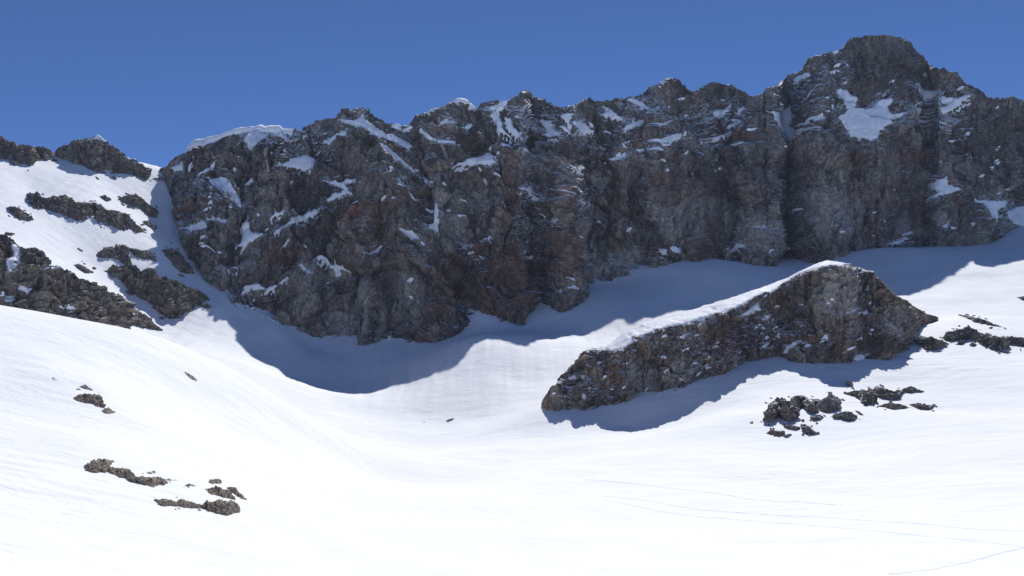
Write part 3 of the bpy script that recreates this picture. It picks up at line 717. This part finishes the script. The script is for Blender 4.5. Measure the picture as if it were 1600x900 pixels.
ITINT = ([(960, 590, 25, 25), (1130, 540, 40, 25), (1200, 540, 35, 25), (890, 600, 20, 20)], [(1310, 460, 40, 50), (1335, 512, 16, 12), (1000, 590, 30, 20), (1060, 580, 25, 20), (880, 620, 15, 15), (1390, 500, 25, 25)],
         [(1150, 520, 50, 25), (1250, 500, 18, 50), (1370, 540, 40, 20), (930, 565, 30, 12)], [(1040, 560, 150, 45), (1220, 530, 80, 35), (1320, 420, 60, 10), (930, 600, 60, 30)])
island = crag('rock_island', ISLM, ISL_FOOT, ISL_TOP, 846, 1466, 700, 170, run=[(846, 0.45), (930, 0.55), (1100, 0.75), (1250, 0.75), (1300, 0.75), (1488, 0.7)], back=1.0, dmin=560, bury=8, feat=9, amp=(1.2, 2.8, 1.7, 0.6),
              lines=[([(1270, 420), (1262, 480), (1280, 560)], 9, -3), ([(1190, 470), (1210, 555)], 10, -2.5), ([(1000, 545), (1010, 615)], 6, -2.5), ([(1310, 430), (1320, 560)], 22, 4), ([(1390, 470), (1400, 550)], 14, 2.5), ([(930, 560), (950, 630)], 10, 2)],
              patches=IP + [CREST], knee=ISL_KNEE, top_fade=0.2, edge=1.2, seed=23, slant=0.3, aspect=1.1, nback=24, terr=((6.5, 1.7), (2.6, 0.9)), big=((30, 5.0, 2.2), (15, 2.2, 1.2)), tint=ITINT)
tag(island.obj, 'big dark rock island with snowy sloping crest rising out of the glacier', 'rock')
for k, p in enumerate(IP): snow_patch(island, p, lift=0.8, seed=k + 200)
slivers(island, 60, [(1040, 560, 120, 40), (1220, 530, 70, 35), (930, 600, 50, 30), (1330, 470, 60, 60)], [(846, 0.4), (1466, 0.25)], 3.0, 11.0, 1.0, 860, 1450, 2000)
snow_patch(island, CREST, 'snow_crest', lift=0.6, seed=300, rag=0.8, over=0.35)
for k, p in enumerate(CORN):
    snow_patch(wall, p, 'snow_cornice', lift=3.0 if k == 0 else 2.0, seed=k + 400, rag=0.6, over=0.3)

# ---------------------------------------------------------------- rock outcrops and boulders in the snow
def envelope(poly):
    po = np.asarray(poly, float); x0, x1 = po[:, 0].min(), po[:, 0].max()
    xs = np.linspace(x0, x1, max(5, int((x1 - x0) / 1.5)))
    lo, up = [], []
    Q = np.roll(po, -1, 0)
    for x in xs:
        ys = []
        for (ax, ay), (bx, by) in zip(po, Q):
            if ax == bx:
                if abs(ax - x) < 1e-6: ys += [ay, by]
            elif min(ax, bx) - 1e-6 <= x <= max(ax, bx) + 1e-6: ys.append(ay + (by - ay) * (x - ax) / (bx - ax))
        lo.append((x, max(ys))); up.append((x, min(ys)))
    return lo, up

count = [0]
def rock(name, mat, poly, parent=None, run=0.9, back=0.9, dmin=60.0, dense=1.5, rough=1.0, **kw):
    lo, up = envelope(poly)
    w = lo[-1][0] - lo[0][0]; h = max(a[1] - b[1] for a, b in zip(lo, up))
    d = float(np.median(ground_hit([p[0] for p in lo], [p[1] for p in lo], dmin)))
    if not np.isfinite(d): d = 900.0
    hm = h * d / F; wm = w * d / F
    count[0] += 1
    ft = max(min(hm, wm) * 0.55, 0.25)
    args = dict(run=run, back=back, dmin=dmin, bury=max(0.5, hm * 0.35), feat=ft, amp=(ft * 0.15, ft * 0.38 * rough, ft * 0.22 * rough, ft * 0.09 * rough), terr=((ft * 0.9, ft * 0.22), (ft * 0.35, ft * 0.1)),
                bulge=hm * 0.08, edge=min(3.2, h * 0.16), seed=31 + count[0] * 3, aspect=0.7, top_fade=0.6, nback=max(6, int(h * 0.5)))
    args.update(kw)
    nc = int(np.clip(w * dense, 14, 420)); nr = int(np.clip(h * dense, 10, 200))
    return crag(name, mat, lo, up, lo[0][0], lo[-1][0], nc, nr, parent=parent, **args)

frng = np.random.RandomState(99)
def fragments(parent, polys, mat, kw):
    """broken pieces of the same rock showing through the snow round its border"""
    for po in polys:
        P = np.asarray(po, float); Q = np.roll(P, -1, 0); L_ = np.hypot(*(Q - P).T); h = np.ptp(P[:, 1]); w = np.ptp(P[:, 0])
        if max(w, h) < 22: continue
        for _ in range(int(np.clip(L_.sum() / 16, 2, 12))):
            k = frng.choice(len(P), p=L_ / L_.sum()); t = frng.rand()
            c = P[k] * (1 - t) + Q[k] * t; out = c - P.mean(0); out /= np.hypot(*out) + 1e-6
            c = c + out * frng.uniform(1.0, 2.0 + 0.16 * h) + frng.normal(size=2) * 1.2
            if c[0] < -60 or max(poly_sd(q, c[:1], c[1:])[0] for q in polys) > -1.0: continue
            ra = frng.uniform(1.3, 1.6 + 0.05 * max(w, h) ** 0.9); rb = ra * frng.uniform(0.35, 0.6); tl = frng.uniform(-0.1, 0.5)
            an = np.linspace(0, 2 * np.pi, 8)[:-1] + frng.rand()
            rr = frng.uniform(0.75, 1.15, 7)
            pts = [(c[0] + ra * m * math.cos(a), c[1] + rb * m * math.sin(a) + tl * ra * m * math.cos(a)) for a, m in zip(an, rr)]
            dh = ground_hit([q[0] for q in pts], [q[1] for q in pts], kw.get('dmin', 60.0))
            if not np.isfinite(dh).all() or np.ptp(dh) > 0.2 * dh.min(): continue
            k2 = dict(kw); k2.pop('bulge', None); k2['dense'] = 2.0
            rock('rock_fragment', mat, pts, parent=parent, **k2)

def outcrop(name, mat, polys, label, cat='rock', group=None, part='rock', **kw):
    """one rock that shows as one or several heads: a mesh, or an Empty at its foot with a mesh for each head"""
    if len(polys) == 1:
        c = rock(name, mat, polys[0], **kw); tag(c.obj, label, cat, group); fragments(c.obj, polys, mat, {k: v for k, v in kw.items() if k in ('dmin', 'run', 'back', 'drape')}); return c
    allp = np.concatenate([np.asarray(p, float) for p in polys])
    fx, fy = allp[:, 0].mean(), allp[:, 1].max()
    d = float(ground_hit([fx], [fy], kw.get('dmin', 60.0))[0])
    e = bpy.data.objects.new(name, None); scene.collection.objects.link(e)
    e.location = tuple(float(v) for v in at(fx, fy, d).reshape(3)); e.empty_display_size = 1.0
    tag(e, label, cat, group)
    for p in polys: rock(part, mat, p, parent=e, **kw)
    fragments(e, polys, mat, {k: v for k, v in kw.items() if k in ('dmin', 'run', 'back', 'drape')})
    return e

# left mountainside
J = (0, 150, 2.25)
kw = dict(dmin=600, run=1.3, drape=True, back=0.5, bulge=0.9, rough=0.7, top_fade=0.2)
t = lambda *p: tr(*J, p)
outcrop('rocky_ridge', LEFTM, [t((-170, 185), (-60, 125), (0, 140), (60, 170), (150, 180), (192, 200), (180, 222), (130, 220), (60, 210), (115, 250), (60, 242), (0, 225), (-60, 215), (-170, 200))], 'low dark rocky ridge on the skyline at the left edge', dmin=600, run=0.7, back=0.7, rough=0.6, top_fade=0.2)
peak = outcrop('rock_peak', LEFTM, [t((192, 198), (260, 157), (310, 148), (345, 137), (390, 167), (450, 212), (532, 257), (528, 296), (470, 278), (430, 272), (340, 268), (250, 234), (210, 218))], 'small pointed dark peak on the skyline left of the snowy col', 'peak', dmin=600, run=0.75, back=0.8, rough=0.6, top_fade=0.2, edge=0.7)
snow_patch(peak.obj and peak, t((278, 158), (320, 150), (345, 136), (388, 164), (340, 158), (300, 160)), 'snow_cap', lift=1.2, rag=0.5, seed=501, over=0.2)
snow_patch(peak, t((428, 196), (455, 213), (480, 235), (468, 234), (440, 214)), 'snow_cap', lift=1.2, rag=0.5, seed=502, over=0.2)
outcrop('rock_band', LEFTM, [t((95, 342), (130, 336), (150, 355), (230, 350), (280, 375), (340, 375), (340, 445), (330, 412), (290, 437), (230, 432), (180, 405), (110, 390)),
                             t((330, 380), (400, 400), (440, 410), (470, 440), (516, 482), (440, 470), (390, 457), (335, 445))], 'long dark rock band across the sunny left mountainside below the peak', **kw)
outcrop('rock_outcrop', LEFTM, [t((20, 392), (50, 388), (75, 398), (122, 436), (100, 442), (60, 430))], 'small rock left of the long band on the sunny mountainside', group='rocks on the left mountainside', **kw)
outcrop('rock_outcrop', LEFTM, [t((418, 360), (445, 348), (480, 345), (522, 375), (557, 405), (545, 427), (500, 402), (450, 387))], 'slanting rock beside the shaded couloir right of the long band', group='rocks on the left mountainside', **kw)
outcrop('rock_outcrop', LEFTM, [t((348, 352), (370, 348), (392, 365), (375, 372))], 'tiny rock just above the long band on the sunny mountainside', group='rocks on the left mountainside', **kw)
outcrop('rock_outcrop', LEFTM, [t((500, 440), (520, 438), (552, 462), (545, 472), (515, 455))], 'tiny rock at the couloir edge under the slanting rock', group='rocks on the left mountainside', **kw)
outcrop('rock_outcrop', LEFTM, [t((330, 552), (380, 530), (440, 527), (455, 570), (465, 590), (420, 585), (340, 567))], 'flat brown slab low in the middle of the sunny mountainside', group='rocks on the left mountainside', **kw)
outcrop('rock_outcrop', LEFTM, [t((452, 534), (520, 543), (556, 582), (480, 567))], 'narrow brown slab right of the flat slab on the mountainside', group='rocks on the left mountainside', **kw)
outcrop('rock_outcrop', LEFTM, [t((563, 542), (610, 533), (640, 560), (665, 590), (687, 627), (640, 622), (600, 592))], 'rounded rock on the rim of the shaded couloir above the dark cliff', group='rocks on the left mountainside', **kw)
outcrop('rock_outcrop', LEFTM, [t((255, 592), (285, 592), (332, 622), (300, 630))], 'small flat rock just above the large left cliff', group='rocks on the left mountainside', **kw)
outcrop('rock_outcrop', LEFTM, [t((530, 292), (570, 283), (622, 295), (570, 302))], 'dark low rock lying in the snowy col', group='rocks on the left mountainside', dmin=600, run=0.8)
outcrop('rock_outcrop', LEFTM, [t((508, 846), (522, 843), (537, 856), (520, 862))], 'tiny lone rock in the snow below the dark left cliffs', group='rocks on the left mountainside', dmin=600)
outcrop('rock_cliff', LEFTM, [t((358, 616), (430, 592), (520, 612), (640, 660), (700, 676), (737, 716), (700, 732), (640, 782), (600, 787), (540, 742), (480, 702), (430, 652))], 'dark rock cliff at the mouth of the couloir left of the wall', 'cliff', dmin=600, run=0.75, back=0.5, feat=10, amp=(2, 3, 1.7, .7))
L11 = t((-300, 610), (-170, 480), (-70, 425), (0, 467), (60, 512), (130, 547), (180, 590), (240, 602), (330, 652), (400, 692), (450, 722), (520, 782), (572, 822), (500, 812), (460, 802), (440, 836), (425, 860), (300, 850), (200, 830), (100, 800), (0, 770), (-70, 745), (-170, 710), (-300, 640))
cliff = outcrop('rock_cliff', LEFTM, [L11], 'large dark cliff rising behind the snow hump at the left edge', 'cliff', dmin=570, run=0.8, back=0.4, feat=13, amp=(3, 4.0, 2.2, .9))
for k, p in enumerate((t((35, 500), (75, 530), (70, 590), (40, 640), (25, 600), (45, 560)), t((45, 682), (75, 680), (105, 690), (95, 700)), t((205, 740), (240, 745), (250, 760), (215, 755)), t((0, 712), (45, 708), (60, 735), (30, 745), (0, 735)), t((140, 615), (195, 590), (225, 592), (170, 618)), t((410, 706), (440, 715), (437, 725)), t((360, 800), (400, 810), (440, 840), (420, 845), (370, 820)))):
    snow_patch(cliff, p, lift=0.9, seed=600 + k)

# right-hand outcrops below the rock island
K = (1160, 570, 5.0); t = lambda *p: tr(*K, p)
kw = dict(dmin=350, run=0.9, back=0.8, rough=0.75, top_fade=0.35)
g = 'outcrops below the rock island'
outcrop('rock_outcrop', CRAGM, [t((160, 432), (190, 380), (220, 310), (270, 265), (330, 263), (380, 308), (432, 350), (437, 402), (370, 437), (330, 432), (310, 395), (260, 412), (210, 452))], 'dark rounded rock at the left end of the outcrops below the island', group=g, **kw)
outcrop('rock_outcrop', CRAGM, [t((375, 272), (410, 240), (470, 238), (540, 280), (592, 340), (582, 372), (530, 387), (480, 342), (420, 347), (390, 312)), t((540, 265), (620, 270), (680, 225), (740, 250), (777, 276), (740, 300), (757, 342), (700, 372), (640, 387), (600, 340))], 'double-headed rock in the middle of the outcrops below the island', group=g, **kw)
outcrop('rock_outcrop', CRAGM, [t((528, 402), (600, 385), (642, 410), (600, 432), (545, 432))], 'small low rock under the double-headed rock', group=g, **kw)
outcrop('rock_outcrop', CRAGM, [t((693, 407), (740, 375), (800, 358), (860, 370), (902, 407), (890, 432), (800, 437), (740, 427))], 'brown hump-shaped rock lower right of the double-headed rock', group=g, **kw)
outcrop('rock_outcrop', CRAGM, [t((323, 477), (380, 468), (452, 487), (430, 502), (360, 492))], 'thin flat rock in the shadow below the rounded rock', group=g, **kw)
outcrop('rock_outcrop', CRAGM, [t((453, 462), (500, 463), (540, 500), (587, 532), (530, 540), (480, 522))], 'wedge-shaped rock pointing down to the right below the outcrops', group=g, **kw)
outcrop('rock_outcrop', CRAGM, [t((188, 532), (230, 505), (280, 518), (332, 513), (332, 537), (280, 557), (240, 542)), t((320, 548), (350, 540), (385, 538), (360, 556), (330, 566))], 'lowest broken row of small rocks beneath the rounded rock', group=g, **kw)
outcrop('boulder', CRAGM, [t((803, 132), (820, 124), (842, 125), (867, 150), (830, 178))], 'single boulder in snow just below the island shadow', 'boulder', **kw)
outcrop('rock_outcrop', CRAGM, [t((793, 226), (880, 200), (990, 193), (1012, 220), (1052, 250), (1052, 302), (1000, 302), (940, 317), (980, 280), (900, 252)), t((1000, 202), (1080, 163), (1130, 190), (1180, 205), (1230, 195), (1310, 168), (1360, 185), (1423, 207), (1400, 228), (1330, 222), (1240, 232), (1222, 277), (1170, 282), (1060, 247))], 'long flat ledge of dark rock right of the rounded outcrops', group=g, **kw)
outcrop('rock_outcrop', CRAGM, [t((1053, 322), (1160, 293), (1260, 313), (1302, 337), (1270, 342), (1180, 352), (1110, 327)), t((1300, 310), (1380, 298), (1450, 308), (1502, 322), (1470, 347), (1390, 352), (1340, 327))], 'lower thin rock ledge running to the right below the long flat ledge', group=g, **kw)
outcrop('rock_outcrop', CRAGM, [t((870, 357), (905, 358), (932, 378), (965, 402), (920, 404))], 'little rock between the hump-shaped rock and the ledges', group=g, **kw)
outcrop('stone', CRAGM, [t((55, 456), (75, 438), (85, 458))], 'lone stone left of the outcrops below the island', 'stone', **kw)
# chain of rocks running off the island to the right
K2 = (1100, 390, 2.904); t = lambda *p: tr(*K2, p)
g = 'rock chain right of the island'; kw = dict(dmin=560, run=0.9, back=0.7)
outcrop('rock_outcrop', CRAGM, [t((1078, 404), (1110, 373), (1200, 353), (1272, 382), (1240, 412), (1180, 412), (1100, 414))], 'dark humped rock first in the chain right of the island', group=g, **kw)
outcrop('rock_outcrop', CRAGM, [t((1228, 412), (1280, 383), (1362, 395), (1384, 432), (1370, 457), (1310, 452)), t((1360, 397), (1400, 391), (1452, 403), (1500, 412), (1500, 440), (1452, 437), (1380, 430))], 'long rock at the end of the chain running out of frame', group=g, **kw)
outcrop('rock_outcrop', CRAGM, [t((940, 412), (965, 398), (1010, 392), (1060, 405), (1112, 427), (1090, 447), (1020, 457), (970, 432))], 'low rock beside the lower right foot of the island', group=g, **kw)
outcrop('rock_outcrop', CRAGM, [t((1153, 292), (1220, 303), (1300, 328), (1363, 357), (1310, 352), (1220, 334))], 'thin slanting rock strip in snow above the chain', group=g, **kw)
outcrop('stone', CRAGM, [t((1138, 432), (1165, 412), (1192, 416), (1170, 432))], 'small stone tucked under the humped rock of the chain', 'stone', group=g, **kw)
outcrop('stone', CRAGM, [t((1203, 432), (1220, 420), (1238, 432), (1222, 442))], 'small round stone under the middle of the chain', 'stone', group=g, **kw)
outcrop('rock_outcrop', CRAGM, [t((1416, 216), (1452, 210), (1480, 216), (1480, 236), (1445, 232))], 'small rock in sunny snow at the right edge above the chain', **kw)

# near rocks on the left hump
K3 = (0, 450, 3.6); t = lambda *p: tr(*K3, p); kw = dict(run=1.9, back=0.6, rough=0.65, top_fade=0.5)
g = 'rocks on the left snow hump'
outcrop('rock_outcrop', NEARM, [t((263, 510), (300, 503), (337, 525), (305, 537))], 'small flat rock, leftmost on the snow hump', group=g, **kw)
outcrop('rock_outcrop', NEARM, [t((433, 556), (478, 543), (533, 582), (490, 578))], 'small pointed rock just above the dark slab on the hump', group=g, **kw)
outcrop('rock_outcrop', NEARM, [t((403, 572), (440, 563), (473, 582), (430, 585))], 'thin low rock left of the small pointed rock on the hump', group=g, **kw)
outcrop('rock_outcrop', NEARM, [t((398, 627), (440, 600), (500, 593), (560, 605), (582, 630), (577, 652), (585, 692), (520, 672), (450, 652)), t((563, 708), (582, 680), (610, 668), (658, 706), (590, 728))], 'dark slab-like rock with a pale tip midway up the snow hump', group=g, **kw)
outcrop('rock_outcrop', NEARM, [t((1027, 468), (1060, 480), (1092, 500), (1118, 533), (1080, 522), (1040, 492))], 'slanting rock alone near the crest of the snow hump', group=g, **kw)
outcrop('rock_outcrop', NEARM, [t((483, 864), (520, 848), (538, 855), (500, 872))], 'tiny sliver of rock above the large near outcrop', group=g, **kw)
K4 = (60, 640, 4.0); t = lambda *p: tr(*K4, p)
outcrop('rock_outcrop', NEARM, [t((283, 352), (320, 320), (370, 308), (430, 308), (502, 336), (450, 358), (430, 368), (420, 402), (360, 412), (310, 407), (288, 382)),
                                t((425, 372), (470, 358), (520, 358), (570, 380), (620, 420), (700, 418), (760, 425), (860, 440), (892, 446), (850, 477), (780, 487), (710, 500), (600, 472), (520, 437), (440, 417)),
                                t((618, 407), (690, 395), (725, 378), (752, 412), (700, 430), (640, 425))], 'long knobbly near outcrop, the left of the nearest two', group=g, **kw)
outcrop('rock_outcrop', NEARM, [t((858, 490), (950, 468), (1010, 490), (1080, 488), (1110, 473), (1180, 500), (1222, 545), (1232, 582), (1150, 572), (1080, 547), (1010, 512), (920, 512)),
                                t((1042, 467), (1075, 440), (1130, 430), (1152, 462), (1120, 484), (1080, 480)),
                                t((1150, 484), (1220, 478), (1270, 530), (1322, 592), (1260, 577), (1210, 535))], 'near outcrop with a small knob and a slab tip, upper right of the nearest', group=g, **kw)
outcrop('rock_outcrop', NEARM, [t((698, 566), (780, 558), (860, 575), (890, 558), (960, 580), (1030, 598), (1010, 627), (900, 617), (760, 602)),
                                t((1005, 612), (1060, 580), (1130, 568), (1220, 578), (1257, 600), (1252, 642), (1200, 672), (1120, 667), (1080, 642), (1030, 632))], 'tan nearest outcrop tapering to a thin tail on the left', group=g, **kw)
for p, l in ((t((648, 382), (660, 370), (674, 382), (660, 386)), 'pebble-like stone above the long knobbly outcrop'), (t((900, 460), (920, 448), (952, 455), (935, 465)), 'small stone between the two near outcrops'), (t((848, 556), (862, 542), (878, 555), (862, 560)), 'small round stone above the tail of the tan outcrop')):
    outcrop('stone', NEARM, [p], l, 'stone', group='stones on the left snow hump', **kw)
outcrop('boulder', CRAGM, [[(694, 661.5), (700, 655), (708, 653.5), (711, 655.5), (704, 660)]], 'lone boulder in the middle of the sunlit bowl', 'boulder', dmin=350, run=0.8)
for p, l in (([(660, 661), (662.5, 658), (665, 661)], 'speck of stone left of the lone bowl boulder'), ([(1173, 660), (1175, 657), (1178, 660)], 'speck of stone left of the right-hand outcrops'),):
    cxy = np.mean(p, axis=0)
    outcrop('stone', NEARM, [[tuple(cxy + 0.6 * (np.array(q) - cxy)) for q in p]], l, 'stone', group='small stones in the bowl', run=0.8)

# ---------------------------------------------------------------- ski and boot tracks pressed into the snow
def track(name, pts, width, label, dmin=60.0, depth=0.06):
    P = np.array(pts, float)
    d = np.r_[0, np.cumsum(np.hypot(*np.diff(P, axis=0).T))]
    s = np.linspace(0, d[-1], max(20, int(d[-1] / 3)))
    px = np.interp(s, d, P[:, 0]); py = np.interp(s, d, P[:, 1])
    D = ground_hit(px, py, dmin)
    Q = at(px, py, D)
    T = np.gradient(Q, axis=0)[:, :2]; T /= np.linalg.norm(T, axis=1)[:, None] + 1e-9
    Nn = np.stack([-T[:, 1], T[:, 0]], -1)
    prof = [(-0.5, -0.1), (-0.36, 0.75), (-0.25, 1.0), (-0.14, 0.25), (0, 0.15), (0.14, 0.25), (0.25, 1.0), (0.36, 0.75), (0.5, -0.1)]
    rows = []
    wob = 0.5 * perlin(s / 9, s * 0, s * 0 + width) 
    for k, (u, hgt) in enumerate(prof):
        x = Q[:, 0] + Nn[:, 0] * (u * width + wob * 0.5); y = Q[:, 1] + Nn[:, 1] * (u * width + wob * 0.5)
        z = H(x, y) + 0.03 + depth * hgt * (1 + 0.5 * perlin(s / 4, s * 0 + k, s * 0))
        rows.append(np.stack([x, y, z], -1))
    V = np.stack(rows, 0)
    o = mesh_obj(name, V, grid_quads(len(prof), len(s)), SNOWM, smooth=True, origin=V[4, 0])
    tag(o, label, 'track', 'tracks in the snow'); return o
M = (900, 650, 2.2857); t = lambda *p: tr(*M, p)
track('ski_track', t((100, 303), (300, 336), (500, 357), (750, 380), (1000, 406), (1250, 437), (1640, 471)), 1.1, 'long ski track across the flat snow reaching the lower right edge')
track('ski_track', t((80, 283), (280, 308), (450, 330), (750, 352), (1000, 374), (1250, 394), (1640, 426)), 0.9, 'ski track running just above the longest one at lower right')
track('ski_track', t((1120, 548), (1250, 533), (1400, 508), (1500, 490), (1610, 470)), 0.8, 'short ski track rising to meet the long one at the right edge')
track('ski_track', t((40, 224), (200, 240), (400, 265), (650, 300), (800, 310), (950, 322)), 0.8, 'faint ski track higher across the middle of the bowl floor')
t = lambda *p: tr(0, 450, 3.6, p)
track('boot_track', t((800, 322), (860, 315), (905, 295), (940, 265), (985, 243)), 1.4, 'boot track climbing below the left cliffs into the shadow', dmin=600, depth=0.25)

# ---------------------------------------------------------------- thin mountain air
def build_haze():
    z0, z1, r = -70.0, 430.0, 2300.0
    v = [(x, y, z) for z in (z0, z1) for x, y in ((-r, -r), (r, -r), (r, r), (-r, r))]
    q = [(3, 2, 1, 0), (4, 5, 6, 7), (0, 1, 5, 4), (1, 2, 6, 5), (2, 3, 7, 6), (3, 0, 4, 7)]
    m = bpy.data.materials.new('haze'); m.use_nodes = True
    nt = m.node_tree; nt.nodes.remove(nt.nodes['Principled BSDF'])
    pv = nt.nodes.new('ShaderNodeVolumePrincipled')
    pv.inputs['Color'].default_value = (0.62, 0.76, 1.0, 1); pv.inputs['Density'].default_value = 0.000045
    nt.links.new(pv.outputs[0], nt.nodes['Material Output'].inputs['Volume'])
    o = mesh_obj('haze', v, q, m, smooth=False)
    tag(o, kind='stuff')
build_haze()
